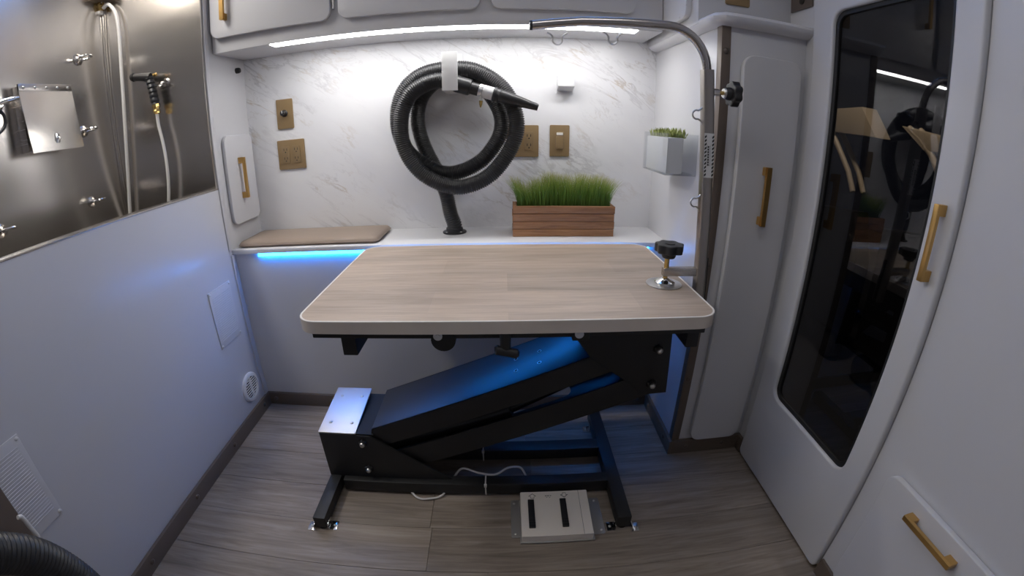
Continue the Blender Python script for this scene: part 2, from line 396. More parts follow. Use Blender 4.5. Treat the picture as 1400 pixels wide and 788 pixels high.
S(box('wall_right_header', XR, XR + .02, -1.078, -.575, 1.62, ZCEIL, M['wall'], b=0))

# baseboards with rivets
def baseb(name, x0, x1, y0, y1, rivs, face):
    o = S(box(name, x0, x1, y0, y1, 0, HB, M['bronze'], b=.002))
    for r in rivs: screw('rivet', RIV, r, face, o)
baseb('baseboard_left', XL, XL + .012, YF, YB, [(XL + .012, yy, .030) for yy in (-.287, -.545, -.81, -1.072, -1.33)], '+x')
baseb('baseboard_back', XL + .012, XC, YB - .012, YB, [(xx, YB - .012, .030) for xx in (-.915, -.66, -.40, -.15, .1, .35, .56)], '-y')
baseb('baseboard_closet_side', XC - .012, XC, YC - .012, YB - .012, [(XC - .012, yy, .030) for yy in (-.285, -.475)], '-x')
baseb('baseboard_closet_front', XC, XR, YC - .012, YC, [(xx, YC - .012, .030) for xx in (.65, .79)], '-y')
baseb('baseboard_right_rear', XR - .010, XR, YF, -1.082, [], '-x')
baseb('baseboard_right', XR - .012, XR, -.566, YC - .012, [], '-x')

# counter ledge
ct = tag(box('counter', XL, XC - .001, -.238, 0, .6485, .6652, M['white'], b=.003), 'white ledge counter under the marble wall, holding cushion and grass box', 'counter')

# ------------------------------------------------------------------ overhead cabinets
YO = -.213
oc = thing('overhead_cabinet', (-.2, -.1, ZT), 'grey overhead cabinet with rounded doors above the marble wall', 'cabinet')
box('body', XL + .006, .546, YO, -.001, ZT, ZCEIL - .005, M['wall'], oc, b=.002)
for i, (a, b) in enumerate(((-.945, -.503), (-.476, -.030), (.003, .452))):
    d = prism('door', rrect(a, b, 1.408, 1.86, .032, 6), 'y', YO - .020, YO - .004, M['wall'], oc, b=.0035)
    box('spacer', a + .02, b - .02, YO - .005, YO, 1.43, 1.84, M['wall'], d, b=0)
    for zz in (1.475, 1.79):
        hx = b + .008 if i == 0 else a - .008
        if i < 2: lathe('hinge', (b + .008, YO - .008, zz - .03), (0, 0, 1), [(0, .0045), (.06, .0045)], M['zinc'], d, 10)
    hx = (a + .05) if i == 0 else (a + .05 if i == 2 else b - .05)
    p = PY(YO - .020, 308, 28) if i == 0 else None
    if i == 0: handle(d, (p.x, YO - .020, p.z), (p.x, YO - .020, p.z + .16), (0, -1, 0), M['gold'])
    else: handle(d, (a + .05, YO - .020, 1.56), (a + .05, YO - .020, 1.72), (0, -1, 0), M['gold'])
tl = thing('tub_lamp', (-1.17, -.78, 1.93), 'flat ceiling lamp above the wash tub', 'light')
frame('rim', rrect(-1.27, -1.07, -1.05, -.51, .02), rrect(-1.255, -1.085, -1.035, -.525, .01), 'z', 1.926, 1.95, M['white'], tl)
box('diffuser', -1.255, -1.085, -1.035, -.525, 1.934, 1.948, M['lampdiff'], tl, b=0)
# white LED bar under it
lw = thing('led_bar', (-.13, -.165, ZT - .012), 'glowing white light bar under the overhead cabinet', 'light')
box('diffuser', -.728, .465, -.211, -.166, ZT - .0025, ZT - .001, M['ledw'], lw, b=0)
box('mount', -.728, .465, -.209, -.168, ZT - .001, ZT, M['white'], lw, b=0)
# blue LED strip under the counter
lb = tag(box('led_strip', -.848, .530, YB - .0125, YB - .0055, .6375, .6478, M['ledb'], b=.001), 'blue glowing light strip under the counter edge', 'light')
# ceiling fixture (the lamp whose light is set at the top) and blue cove strip
cl = thing('ceiling_lamp', (0, -1.25, 1.93), 'long flat ceiling lamp over the aisle', 'light')
frame('rim', rrect(-.60, .60, -1.36, -1.14, .02), rrect(-.56, .56, -1.335, -1.165, .01), 'z', 1.926, 1.95, M['white'], cl)
box('diffuser', -.56, .56, -1.335, -1.165, 1.934, 1.948, M['lampdiff'], cl, b=0)
tag(box('cove_strip', -.95, .50, YO - .014, YO, 1.925, 1.940, M['ledc'], b=.001), 'blue cove light strip above the overhead cabinet doors', 'light')

# ------------------------------------------------------------------ tall closet on the right
tc_ = thing('tall_cabinet', (.73, -.26, 0), 'tall grey cabinet with rounded door beside the grooming table', 'cabinet')
box('body', XC, XR, YC, 0.03, 0, 1.345, M['wall'], tc_, b=.0015)
box('upper_body', .566, XR, -.445, 0.03, 1.345, ZCEIL - .002, M['wall'], tc_, b=.0015)
dp = prism('door', rrect(.655, .838, .062, 1.258, .035, 7), 'y', YC - .022, YC - .004, M['wall'], tc_, b=.0035, seg=3)
box('spacer', .675, .818, YC - .005, YC, .085, 1.235, M['wall'], dp, b=0)
hp0, hp1 = PY(YC - .040, 1050, 230), PY(YC - .040, 1042, 309)
handle(dp, ((hp0.x + hp1.x) / 2, YC - .022, hp1.z), ((hp0.x + hp1.x) / 2, YC - .022, hp0.z), (0, -1, 0), M['gold'])
# bronze corner angle with rivets
bm = bmesh.new(); bbox(bm, XC - .003, XC + .024, YC - .003, YC, HB, 1.33, .001); bbox(bm, XC - .003, XC, YC, YC + .024, HB, 1.33, .001)
ca = obj('corner_trim', bm, M['bronze'], tc_, 'auto')
for zz in (1.262, .68, .30): screw('rivet', RIV, (XC + .011, YC - .003, zz), '-y', ca)
# cornice: moulded lip round the top of the closet
def cornice():
    prof = [(0, 1.328), (.010, 1.328), (.024, 1.334), (.032, 1.341), (.034, 1.350), (.030, 1.357), (.022, 1.360), (-.05, 1.360), (-.05, 1.345), (0, 1.345)]
    bm = bmesh.new(); rings = []
    for (px, py, dx, dy) in ((XR, YC, 0, -1), (XC + .03, YC, 0, -1), (XC + .008, YC + .001, -.38, -.92), (XC + .001, YC + .008, -.92, -.38), (XC, YC + .03, -1, 0), (XC, -.012, -1, 0)):
        rings.append([bm.verts.new((px + dx * a, py + dy * a, z)) for a, z in prof])
    n = len(prof)
    for a, b in zip(rings, rings[1:]):
        for k in range(n): bm.faces.new((a[k], a[(k + 1) % n], b[(k + 1) % n], b[k]))
    bm.faces.new(rings[0]); bm.faces.new(rings[-1][::-1])
    return obj('cornice', bm, M['cornice'], tc_, 'auto')
cornice()
# screwed side board beside the overhead cabinets
sb = tag(prism('side_board', [(-.205, 1.372), (-.30, 1.372), (-.372, 1.372), (-.392, 1.380), (-.400, 1.400), (-.400, 1.80), (-.205, 1.80)], 'x', .548, .566, M['white'], None, b=.003), 'white screwed side board between overhead cabinet and tall cabinet', 'board')
for u, v in ((938, 6), (929, 24)):
    p = PX(.548, u, v); screw('screw', SCG, p, '-x', sb)
for zz in (1.50, 1.62): screw('screw', SCG, (.548, -.36, zz), '-x', sb)

# ------------------------------------------------------------------ window door on the right
dr = S(link('door_1', None, (XD, -.825, 0)))
frame('door_panel', rrect(-1.076, -.572, .010, 1.60, .02), rrect(-1.010, -.653, .303, 1.382, .035), 'x', XD, XD + .034, M['wall'], dr, b=.007)
frame('gasket', rrect(-1.012, -.651, .301, 1.384, .036), rrect(-.998, -.665, .315, 1.370, .026), 'x', XD + .011, XD + .024, M['gasket'], dr, b=.001)
prism('glass_pane', rrect(-.999, -.664, .314, 1.371, .026), 'x', XD + .016, XD + .020, M['wglass'], dr)
handle(dr, (XD, -1.046, .818), (XD, -1.046, .968), (-1, 0, 0), M['gold'])

# drawer in the rear right wall
dw = thing('drawer', (XD, -1.3, .05), 'grey drawer front with gold pull low on the right wall', 'drawer')
prism('drawer_front', rrect(-1.60, -1.137, .062, .424, .03, 7), 'x', XR - .019, XR - .003, M['wall'], dw, b=.0035, seg=3)
box('spacer', XR - .004, XR, -1.58, -1.157, .082, .404, M['wall'], dw, b=0)
handle(dw, (XR - .019, -1.365, .386), (XR - .019, -1.230, .386), (-1, 0, 0), M['gold'])

# small door in the left column
sd = thing('access_door', (XL, -.11, .745), 'small rounded grey door with gold pull beside the marble wall', 'cabinet door')
prism('panel', rrect(-.205, -.012, .748, 1.075, .028, 7), 'x', XL + .003, XL + .016, M['wall'], sd, b=.0035, seg=3)
box('spacer', XL, XL + .004, -.19, -.03, .765, 1.06, M['wall'], sd, b=0)
handle(sd, (XL + .016, -.122, .838), (XL + .016, -.122, .990), (1, 0, 0), M['gold'], w=.013)
# round black sensor high in the corner
bs = lathe('black_knob', (XL, -.058, 1.317), (1, 0, 0), [(0, .011), (.010, .011), (.016, .009), (.018, .004)], M['black'], None)
tag(bs, 'small round black knob high on the left column', 'knob')

# ------------------------------------------------------------------ wash tub of stainless steel
XT = -1.40
tb = thing('wash_tub', (-1.18, -1.4, .42), 'stainless steel wash tub surround recessed behind the left wall', 'tub')
box('back_sheet', XT - .01, XT, YF, -.256, .40, ZCEIL, M['steel'], tb, b=0)
box('end_sheet', XT, XL - .001, -.266, -.257, .40, ZCEIL, M['steel'], tb, b=0)
box('tub_floor', XT, XL - .031, YF, -.266, .40, .42, M['steel'], tb, b=0)
box('front_sheet', XL - .034, XL - .031, YF, -.266, .42, .892, M['steel'], tb, b=0)
box('corner_bead', XT, XT + .012, -.278, -.266, .42, ZCEIL, M['steel'], tb, b=.004)

def tie_ring(u, v, label):
    p = PX(XT, u, v)
    t = thing('tie_ring', p, label, 'ring', 'tie rings on the tub wall')
    lathe('mount', p, (1, 0, 0), [(0, .020), (.003, .020), (.006, .014), (.014, .008)], M['steels'], t, 16)
    P = [p + Vector((.010 + .024 * (1 - math.cos(a)), .020 * math.sin(a) + .004, .002 - .003 * math.cos(a))) for a in [k * 2 * math.pi / 20 for k in range(21)]]
    tube('ring', P, .0042, M['chrome'], t, 8)
tie_ring(106, 82, 'top tie ring above the corner of the stainless lid')
tie_ring(114, 180, 'tie ring just right of the stainless lid')
tie_ring(126, 276, 'lowest tie ring left of the hanging white hose')
tie_ring(2, 316, 'tie ring at the left edge above the tub rim')

# hinged steel cover on the tub wall
q = [PX(XT + .045, *c) for c in ((26, 116), (97, 114), (110, 200), (40, 213))]
ya, yb_, zt_, zb_ = (q[0].y + q[3].y) / 2, (q[1].y + q[2].y) / 2, (q[0].z + q[1].z) / 2, (q[2].z + q[3].z) / 2
bxo = thing('steel_cover', (XT, (ya + yb_) / 2, zb_), 'square stainless flap cover hinged on the tub wall', 'cover')
box('box_body', XT, XT + .035, ya + .008, yb_ - .004, zb_ + .006, zt_ - .004, M['steels'], bxo, b=.002)
ld = prism('lid', [(XT + .036, zt_), (XT + .040, zt_), (XT + .066, zb_), (XT + .062, zb_)], 'y', ya, yb_, M['steel'], bxo)
box('hinge', XT + .036, XT + .043, ya, yb_, zt_ - .022, zt_, M['steels'], bxo, b=.001)
for k in range(5): screw('screw', SCW, (XT + .0435, ya + .016 + k * (yb_ - ya - .032) / 4, zt_ - .011), '+x', bxo)
lt = box('latch', XT + .058, XT + .066, (ya + yb_) / 2 - .008, (ya + yb_) / 2 + .008, zb_ + .022, zb_ + .052, M['chrome'], bxo, b=.002)
lathe('latch_knob', (XT + .066, (ya + yb_) / 2, zb_ + .036), (1, 0, 0), [(0, .005), (.006, .006), (.009, .003)], M['chrome'], lt, 12)
# chrome lever tap at the left
p = PX(XT, -10, 145)
tp = thing('tap_lever', p, 'chrome mixer lever at the far left of the tub wall', 'tap')
lathe('escutcheon', p, (1, 0, 0), [(0, .03), (.004, .03), (.010, .022)], M['chrome'], tp)
lathe('spindle', p, (1, 0, 0), [(.008, .014), (.035, .014), (.04, .010)], M['chrome'], tp)
tube('lever', [p + Vector((.034, 0, .002)), p + Vector((.045, .03, .010)), p + Vector((.05, .055, .014))], lambda i: (.009, .007, .005)[i], M['chrome'], tp)
tube('outlet_tube', smoothpath([p + Vector((.02, 0, -.01)), p + Vector((.03, .012, -.035)), p + Vector((.03, .006, -.065)), p + Vector((.03, -.03, -.09))]), .005, M['black'], tp)

# white hose from the ceiling fitting
YH = -.285
tf = thing('hose_fitting', PY(YH, 138, 6), 'brass fitting with dark base at the top of the tub wall', 'fitting')
a = PY(YH, 138, 8)
lathe('base', (a.x, YH, a.z + .010), (0, 0, 1), [(0, .05), (.012, .055), (.02, .055)], M['bronze'], tf)
lathe('elbow', (a.x, YH, a.z + .012), (0, 0, -1), [(0, .013), (.02, .013), (.024, .010), (.03, .010)], M['brass'], tf, 14)
lathe('nut', (a.x - .012, YH, a.z), (1, 0, 0), [(0, .012), (.02, .012), (.024, .009)], M['brass'], tf, 8)
tube('return_loop', smoothpath([PY(YH, 141, 4), PY(YH, 133, 6), PY(YH, 129, 12), PY(YH, 132, 18), PY(YH, 139, 17)]), .0085, M['whitehose'], tf)
hp = [PY(YH, u, v) for u, v in ((141, 11), (148, 6), (157, 16), (161.5, 35), (164, 62), (166.3, 100), (169, 140), (172, 191), (175, 241), (178, 293))] + [PY(YH, 181, 340)]
tag(tube('supply_hose', smoothpath(hp, 8), .0068, M['whitehose']), 'long white hose hanging down the corner of the tub', 'hose')
# spray gun hooked on the end wall
YG = -.300
g0 = PY(YG, 205, 106)
sg = thing('spray_gun', PY(YG, 215, 158), 'black spray gun hanging on the stainless end wall', 'spray gun')
tube('barrel', [PY(YG, 183, 106), PY(YG, 195, 105.5), PY(YG, 207, 106)], lambda i: (.0125, .014, .017)[i], M['black'], sg, 14)
b0, b1 = PY(YG, 180.5, 106), PY(YG, 184.5, 106)
lathe('nozzle_ring', b0, b1 - b0, [(0, .013), (.006, .015), (.011, .015), (.013, .012)], M['rubber'], sg, 14)
tube('grip', smoothpath([PY(YG, 204, 106), PY(YG, 207, 118), PY(YG, 210, 130), PY(YG, 213, 143)], 6), lambda i: .0155 + .0016 * math.sin(i * 2.1), M['black'], sg, 14)
n0, n1 = PY(YG, 212.5, 142), PY(YG, 215, 158)
lathe('brass_nut', n0, n1 - n0, [(0, .0145), (.012, .0145), (.014, .012), (.022, .012), (.024, .0135), (.032, .0135), (.036, .008)], M['brass'], sg, 8)
tube('trigger', smoothpath([PY(YG, 208, 100), PY(YG, 204, 104), PY(YG, 208, 114), PY(YG, 212, 120)], 5), .0025, M['chrome'], sg, 8)
k0 = PY(YG, 210, 103); lathe('flow_knob', k0, (1, 0, .1), [(0, .006), (.012, .006), (.014, .004)], M['brass'], sg, 10)
tag(tube('spray_hose', smoothpath([PY(YG, 214.6, 156), PY(YG, 217, 172), PY(YG, 223, 196), PY(YG, 228, 225), PY(YG, 230.5, 255), PY(YG, 230.5, 285), PY(YG, 230.5, 320)], 8), .0058, M['whitehose']), 'short white hose below the black spray gun', 'hose')
hk = PY(-.266, 228, 113)
gh = thing('gun_hook', hk, 'steel hook holding the spray gun on the end wall', 'hook')
lathe('plate', hk, (0, -1, 0), [(0, .016), (.003, .016), (.007, .011)], M['steels'], gh, 18)
tube('hook_wire', smoothpath([hk, hk + Vector((-.012, -.014, 0)), PY(YG, 220, 116), PY(YG - .004, 212, 117)], 5), .0042, M['chrome'], gh, 8)

# ------------------------------------------------------------------ fittings on the left panel
def screwplate(nm, label, y0, y1, z0, z1, ribs):
    t = thing(nm, (XL, (y0 + y1) / 2, z0), label, 'cover plate')
    box('plate', XL, XL + .004, y0, y1, z0, z1, M['wall'], t, b=.0015)
    bm = bmesh.new(); n = ribs
    for k in range(n):
        z = z0 + .025 + (z1 - z0 - .05) * k / (n - 1); bbox(bm, XL + .0035, XL + .0052, y0 + .014, y1 - .014, z - .0016, z + .0016)
    tag(obj('ribs', bm, M['wall'], t), kind='stuff')
    for yy in (y0 + .007, y1 - .007):
        for zz in (z0 + .008, z1 - .008): screw('screw', SCG, (XL + .004, yy, zz), '+x', t)
screwplate('cover_plate', 'ribbed grey cover plate in blue glow near the counter', -.431, -.294, .361, .570, 22)
screwplate('cover_plate', 'ribbed grey cover plate low at the left behind the black hose', -1.345, -1.192, .352, .568, 24)
vc = PX(XL, 342, 529)
vt = thing('round_vent', (XL, vc.y, vc.z), 'round white louvred vent just above the left baseboard', 'vent')
bm = bmesh.new(); lathem(bm, (XL, vc.y, vc.z), (1, 0, 0), [(0, .058), (.006, .058), (.010, .054), (.011, .044), (.003, .0425), (.0028, .0424)], 36); obj('rim', bm, M['white'], vt, 'auto')
lathe('vent_gap_shade', (XL, vc.y, vc.z), (1, 0, 0), [(.002, .0424), (.0032, .0424)], M['slot'], vt, 30)  # near-black disc: shade between the slats painted as a flat backing
for k in range(8):
    dz = -.0345 + k * .0098; hw = math.sqrt(max(1e-5, .041 ** 2 - dz ** 2))
    bm = bmesh.new(); pprism(bm, [(XL + .0085, vc.z + dz - .0014), (XL + .0085, vc.z + dz + .0018), (XL + .0105, vc.z + dz + .0014), (XL + .0105, vc.z + dz - .0018)], 'y', vc.y - hw, vc.y + hw)
    for v in bm.verts: v.co = Vector((v.co.x, v.co.y, v.co.z))
    obj('slat', bm, M['white'], vt)
box('rib', XL + .003, XL + .0115, vc.y - .002, vc.y + .002, vc.z - .041, vc.z + .041, M['white'], vt, b=0)

# ------------------------------------------------------------------ wall plates on the marble
def wplate(nm, label, x, z, w_, h_, cat, y=0.0):
    t = thing(nm, (x, y, z - h_ / 2), label, cat)
    prism('plate', rrect(x - w_ / 2, x + w_ / 2, z - h_ / 2, z + h_ / 2, .004, 3), 'y', y - .006, y, M['plate'], t, b=.002)
    return t
def receptacle(t, x, z, y=0.0, s=1.0):
    r = prism('receptacle', rrect(x - .0165 * s, x + .0165 * s, z - .033, z + .033, .004, 3), 'y', y - .0085, y - .005, M['platef'], t, b=.001)
    for dz in (.017, -.017):
        for dx in (-.0062, .0062): box('slot', x + dx - .0012, x + dx + .0012, y - .0088, y - .0083, z + dz - .001, z + dz + .008, M['slot'], r, b=0)
        lathe('ground_hole', (x, y - .0083, z + dz - .007), (0, -1, 0), [(0, .0026), (.0005, .0026)], M['slot'], r, 10)
t = wplate('dimmer_plate', 'tan plate with black dimmer knob, upper left on marble', -.791, 1.134, .070, .114, 'dimmer')
kb = lathe('dimmer_knob', (-.791, -.006, 1.136), (0, -1, 0), [(0, .0135), (.004, .0135), (.006, .0105), (.020, .010), (.022, .008)], M['black'], t)
box('pointer', -.7925, -.7895, -.0285, -.0275, 1.136, 1.146, M['sticker'], kb, b=0)
t = wplate('outlet_plate', 'tan double-gang outlet plate below the dimmer knob', -.777, .977, .116, .114, 'outlet')
receptacle(t, -.800, .977); receptacle(t, -.754, .977)
t = wplate('outlet_plate', 'tan outlet plate half hidden behind the coiled hose', .108, .986, .116, .116, 'outlet')
prism('blank_insert', rrect(.068, .101, .953, 1.019, .004, 3), 'y', -.0085, -.005, M['platef'], t, b=.001); receptacle(t, .131, .986)
t = wplate('switch_plate', 'tan slide switch plate right of the coiled hose', .2425, .988, .072, .115, 'switch')
prism('insert', rrect(.226, .259, .955, 1.021, .004, 3), 'y', -.0075, -.005, M['platef'], t, b=.001)
prism('paddle', rrect(.229, .256, .958, 1.006, .006, 3), 'y', -.0115, -.007, M['plate'], t, b=.0015)
box('slider', .231, .254, -.0105, -.007, 1.009, 1.018, M['edgew'], t, b=.001)
t = wplate('outlet_plate', 'tan plate above the cornice of the tall cabinet', .684, 1.470, .076, .118, 'outlet', -.445)
receptacle(t, .684, 1.470, -.445)
t = thing('cable_plate', (XR, -.50, 1.416), 'dark bronze plate with round hole at the top near the door', 'plate')
box('plate', XR - .006, XR, -.552, -.452, 1.418, 1.535, M['bronze'], t, b=.002)
lathe('grommet', PX(XR - .006, 1097, 1), (-1, 0, 0), [(0, .011), (.003, .011), (.004, .007)], M['slot'], t, 16)
# white angled holder on marble
t = thing('wall_holder', (.259, 0, 1.166), 'small white block holder on marble above the switch plate', 'holder')
prism('body', [(0, 1.226), (-.048, 1.222), (-.048, 1.184), (-.040, 1.178), (0, 1.168)], 'x', .230, .288, M['white'], t, b=.002)
box('base_plate', .228, .290, -.003, 0, 1.160, 1.228, M['white'], t, b=.001)

# ------------------------------------------------------------------ coiled dryer hose, its flange, nozzle and holder
fc = Vector((-.141, -.080, ZC))
pathpx = [(616, 292, -.078), (609, 262, -.066), (596, 232, -.050), (580, 200, -.040), (571, 163, -.036), (580, 128, -.036), (612, 104, -.038),
          (652, 112, -.046), (676, 138, -.058), (686, 165, -.070), (680, 192, -.080), (655, 222, -.090), (617, 237, -.096), (585, 228, -.098), (556, 205, -.098), (543.5, 170, -.096), (549, 131, -.094), (572, 105, -.094), (608, 94.5, -.096),
          (650, 97, -.100), (688, 122, -.112), (706, 163, -.130), (699, 201, -.142), (668, 241, -0.144), (624, 256, -0.150), (580, 239, -0.152), (554, 205, -0.152), (548.5, 165, -0.152), (560, 131, -0.152), (584, 114, -0.152), (606, 110, -0.152), (627, 114.5, -.160)]
P = [fc + Vector((0, 0, .004)), fc + Vector((.0, 0, .03))] + [PY(y, u, v) for u, v, y in pathpx]
P = resample(smoothpath(P, 14), .0017)
hs = thing('dryer_hose', fc, 'coiled black corrugated hose hanging on the marble wall', 'hose')
bm = bmesh.new(); tubem(bm, P, lambda i: .0255 + (.0017, .0017, -.0018, -.0018)[i % 4], 18); obj('corrugated_tube', bm, M['hose'], hs, True)
fg = lathe('flange', fc, (0, 0, 1), [(0, .043), (.004, .043), (.006, .040), (.007, .031), (.018, .030)], M['black'], hs, 32)
for k in range(4):
    a = math.pi / 4 + k * math.pi / 2; screw('screw', SCW, fc + Vector((.036 * math.cos(a), .036 * math.sin(a), .0055)), '+z', fg)
A0, A1 = PY(-.160, 625, 115), PY(-.168, 735.5, 147)
ax = A1 - A0; L = ax.length; sc_ = L / 115.2
def seg(nm, px0, px1, r0, r1, m, extra=None, par=hs):
    pr = [(px0 * sc_, r0), (px1 * sc_, r1)] if not extra else [(t * sc_, r) for t, r in extra]
    return lathe(nm, A0, ax, pr, m, par, 28)
seg('cuff', 0, 20, 0, 0, M['black'], [(-3, .026), (0, .0275), (17, .0275), (19, .0262), (20, .022)])
seg('neck', 19, 36, .0205, .0205, M['black'])
cp = seg('hose_clamp', 31, 36, .022, .022, M['zinc'], [(31, .021), (31.3, .0225), (36, .0225), (36.3, .021)])
p = A0 + ax * (33.5 / 115.2)
tube('clamp_screw', [p + Vector((0, -.012, -.019)), p + Vector((.002, -.014, -.034))], .005, M['zinc'], hs, 10)
lathe('brass_tip', p + Vector((.001, -.014, -.034)), (-.06, -.02, -1), [(0, .006), (.012, .005), (.022, .0018)], M['brass'], hs, 10)
seg('silver_collar', 37, 52, .0215, .0215, M['frost'], [(36.6, .020), (37, .0215), (51, .0215), (52, .020)])
seg('black_collar', 51, 66, .024, .024, M['black'], [(51, .022), (52, .0255), (55, .0255), (56, .0235), (58, .0235), (60, .0255), (62, .0225)])
seg('nozzle', 61, 115.2, .022, .011, M['black'], [(61, .0225), (73, .0215), (74, .0205), (114, .0115), (115.2, .0108), (115.2, .008), (112, .0078)])
s0, s1 = PY(-.190, 604.3, 124), PY(-.190, 625, 70)
hh = thing('hose_holder', (s0.x, 0, s0.z), 'white hook bracket carrying the coiled hose', 'bracket')
box('front_plate', s0.x, s1.x, -.190, -.186, s0.z, s1.z, M['insert'], hh, b=.001)
box('shelf', s0.x, s1.x, -.188, 0, s0.z, s0.z + .005, M['white'], hh, b=.001)
box('wall_plate', s0.x, s1.x, -.005, 0, s0.z, s1.z + .02, M['white'], hh, b=.001)

# ------------------------------------------------------------------ things on the counter
def cushion():
    c = [PZ(ZC + .012, 328, 336), PZ(ZC + .012, 513, 331)]
    x0, x1, y0, y1 = -.945, -.392, -.214, -.010
    bm = bmesh.new(); n = 20; pts = rrect(x0, x1, y0, y1, .02, 6)
    def ring(off, z): return [bm.verts.new((px, py, z)) for px, py in rrect(x0 + off, x1 - off, y0 + off, y1 - off, max(.004, .022 - off), 6)]
    rs = [ring(.008, ZC + .0005), ring(.001, ZC + .005), ring(0, ZC + .010), ring(.003, ZC + .016), ring(.010, ZC + .0205), ring(.03, ZC + .0235), ring(.07, ZC + .025)]
    for a, b in zip(rs, rs[1:]):
        for k in range(len(a)): bm.faces.new((a[k], a[(k + 1) % len(a)], b[(k + 1) % len(a)], b[k]))
    bm.faces.new(rs[0][::-1]); bm.faces.new(rs[-1])
    t = thing('seat_cushion', ((x0 + x1) / 2, (y0 + y1) / 2, ZC), 'flat tan vinyl cushion lying on the left of the counter', 'cushion')
    obj('pad', bm, M['leather'], t, True)
    P = [Vector((px, py, ZC + .009)) for px, py in rrect(x0 - .0005, x1 + .0005, y0 - .0005, y1 + .0005, .022, 6)]
    tube('piping', P + P[:1], .0022, M['leather'], t, 6)
cushion()
# grass in a cedar box
gx0, gx1, gy0, gy1 = .069, .421, -.162, -.058
gz = [ZC + .0005 + k * .0268 for k in range(5)]
gb = thing('grass_planter', ((gx0 + gx1) / 2, (gy0 + gy1) / 2, ZC), 'cedar planter box of tall green grass on the counter', 'planter')
for k in range(4):
    e = random.uniform(-.0015, .0015)
    box('board', gx0 + e, gx1 + e, gy0, gy0 + .012, gz[k] + .0007, gz[k + 1] - .0007, M['cedar'], gb, b=.0015)
    box('board', gx0 + e, gx1 + e, gy1 - .012, gy1, gz[k] + .0007, gz[k + 1] - .0007, M['cedar'], gb, b=.0015)
    for xa in (gx0, gx1 - .012): box('board', xa, xa + .012, gy0 + .012, gy1 - .012, gz[k] + .0007, gz[k + 1] - .0007, M['cedar'], gb, b=.0015)
box('soil', gx0 + .012, gx1 - .012, gy0 + .012, gy1 - .012, gz[0] + .004, gz[4] - .010, M['soil'], gb, b=0)
bm = bmesh.new()
CL = [(random.uniform(gx0, gx1), random.uniform(-.018, .012)) for _ in range(26)]
for i in range(2500):
    x = random.uniform(gx0 + .016, gx1 - .016); yy = random.uniform(gy0 + .015, gy1 - .015)
    h = random.uniform(.100, .126) + sum(c[1] * math.exp(-((x - c[0]) / .016) ** 2) for c in CL); edge = (x - (gx0 + gx1) / 2) / ((gx1 - gx0) / 2)
    lean = Vector((random.gauss(0, .010) + .030 * edge ** 5 + .008 * edge, random.gauss(-.004, .012), 0))
    wv = random.uniform(.0008, .0015); a = random.uniform(0, math.pi); d = Vector((math.cos(a), math.sin(a) * .6, 0)) * wv
    b0 = Vector((x, yy, gz[4] - .012)); pr = None
    for k in range(5):
        t = k / 4; c = b0 + Vector((lean.x * t * t * 1.3, lean.y * t * t * 1.3, h * t * (1 - .08 * t))); ww = d * (1 - t * .85)
        cur = (bm.verts.new(c - ww), bm.verts.new(c + ww))
        if pr: bm.faces.new((pr[0], pr[1], cur[1], cur[0]))
        pr = cur
me = bpy.data.meshes.new('grass_blades'); bm.to_mesh(me); bm.free()
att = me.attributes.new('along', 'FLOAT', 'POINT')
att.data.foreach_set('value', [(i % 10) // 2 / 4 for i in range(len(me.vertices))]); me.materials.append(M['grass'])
tag(link('grass_blades', me, (0, 0, 0), gb), kind='stuff').location = -W(gb)

# acrylic box with succulent mat on the side of the tall cabinet
ax0, ax1, ay0, az0, az1 = .502, XC, -.405, .912, 1.034
ay1 = PX(ax0, 880, 200).y
ab = thing('acrylic_bin', (.55, -.30, az0), 'clear acrylic wall bin with small succulents behind the steel post', 'bin')
th = .004
box('panel', ax0, ax0 + th, ay0, ay1, az0, az1, M['acrylic'], ab, b=.0008)
box('panel', ax0 + th, ax1 - .0005, ay0, ay0 + th, az0, az1, M['acrylic'], ab, b=.0008)
box('panel', ax0 + th, ax1 - .0005, ay1 - th, ay1, az0, az1, M['acrylic'], ab, b=.0008)
box('bottom', ax0 + th, ax1 - .0005, ay0 + th, ay1 - th, az0, az0 + th, M['acrylic'], ab, b=.0005)
box('insert', ax0 + .006, ax1 - .040, ay0 + .012, ay1 - .012, az0 + th, az1 - .012, M['insert'], ab, b=.006)
bm = bmesh.new()
for i in range(420):
    c = Vector((random.uniform(ax0 + .010, ax1 - .030), random.uniform(ay0 + .02, ay1 - .03), az1 - .013)); h = random.uniform(.012, .034)
    d = Vector((random.gauss(0, .35), random.gauss(0, .35), 1)).normalized() * h; s = Vector((random.gauss(0, 1), random.gauss(0, 1), 0)).normalized() * random.uniform(.002, .0038)
    v = [bm.verts.new(q) for q in (c - s * .4, c + s * .4, c + d * .55 + s, c + d, c + d * .55 - s)]; bm.faces.new(v)
me = bpy.data.meshes.new('succulent_leaves'); bm.to_mesh(me); bm.free(); me.materials.append(M['succ'])
tag(link('succulent_leaves', me, (0, 0, 0), ab), kind='stuff').location = -W(ab)

# ------------------------------------------------------------------ grooming table
TX0, TX1, TY0, TY1, TZ = -.4155, .5025, -.843, -.256, .665
gt = thing('grooming_table', (.0, -.56, 0), 'lift grooming table with wood laminate top and black frame', 'table')
prism('tabletop', rrect(TX0 + .003, TX1 - .003, TY0 + .003, TY1 - .003, .047, 8), 'z', .640, TZ, M['tabletop'], gt)
frame('edge_band', rrect(TX0, TX1, TY0, TY1, .05, 8), rrect(TX0 + .0032, TX1 - .0032, TY0 + .0032, TY1 - .0032, .0468, 8), 'z', .637, TZ - .001, M['edge'], gt, b=.0)
frame('edge_lip', rrect(TX0 + .0002, TX1 - .0002, TY0 + .0002, TY1 - .0002, .05, 8), rrect(TX0 + .0045, TX1 - .0045, TY0 + .0045, TY1 - .0045, .0457, 8), 'z', TZ - .0012, TZ + .0006, M['edgew'], gt, b=.0)
BS = M['blacksteel']
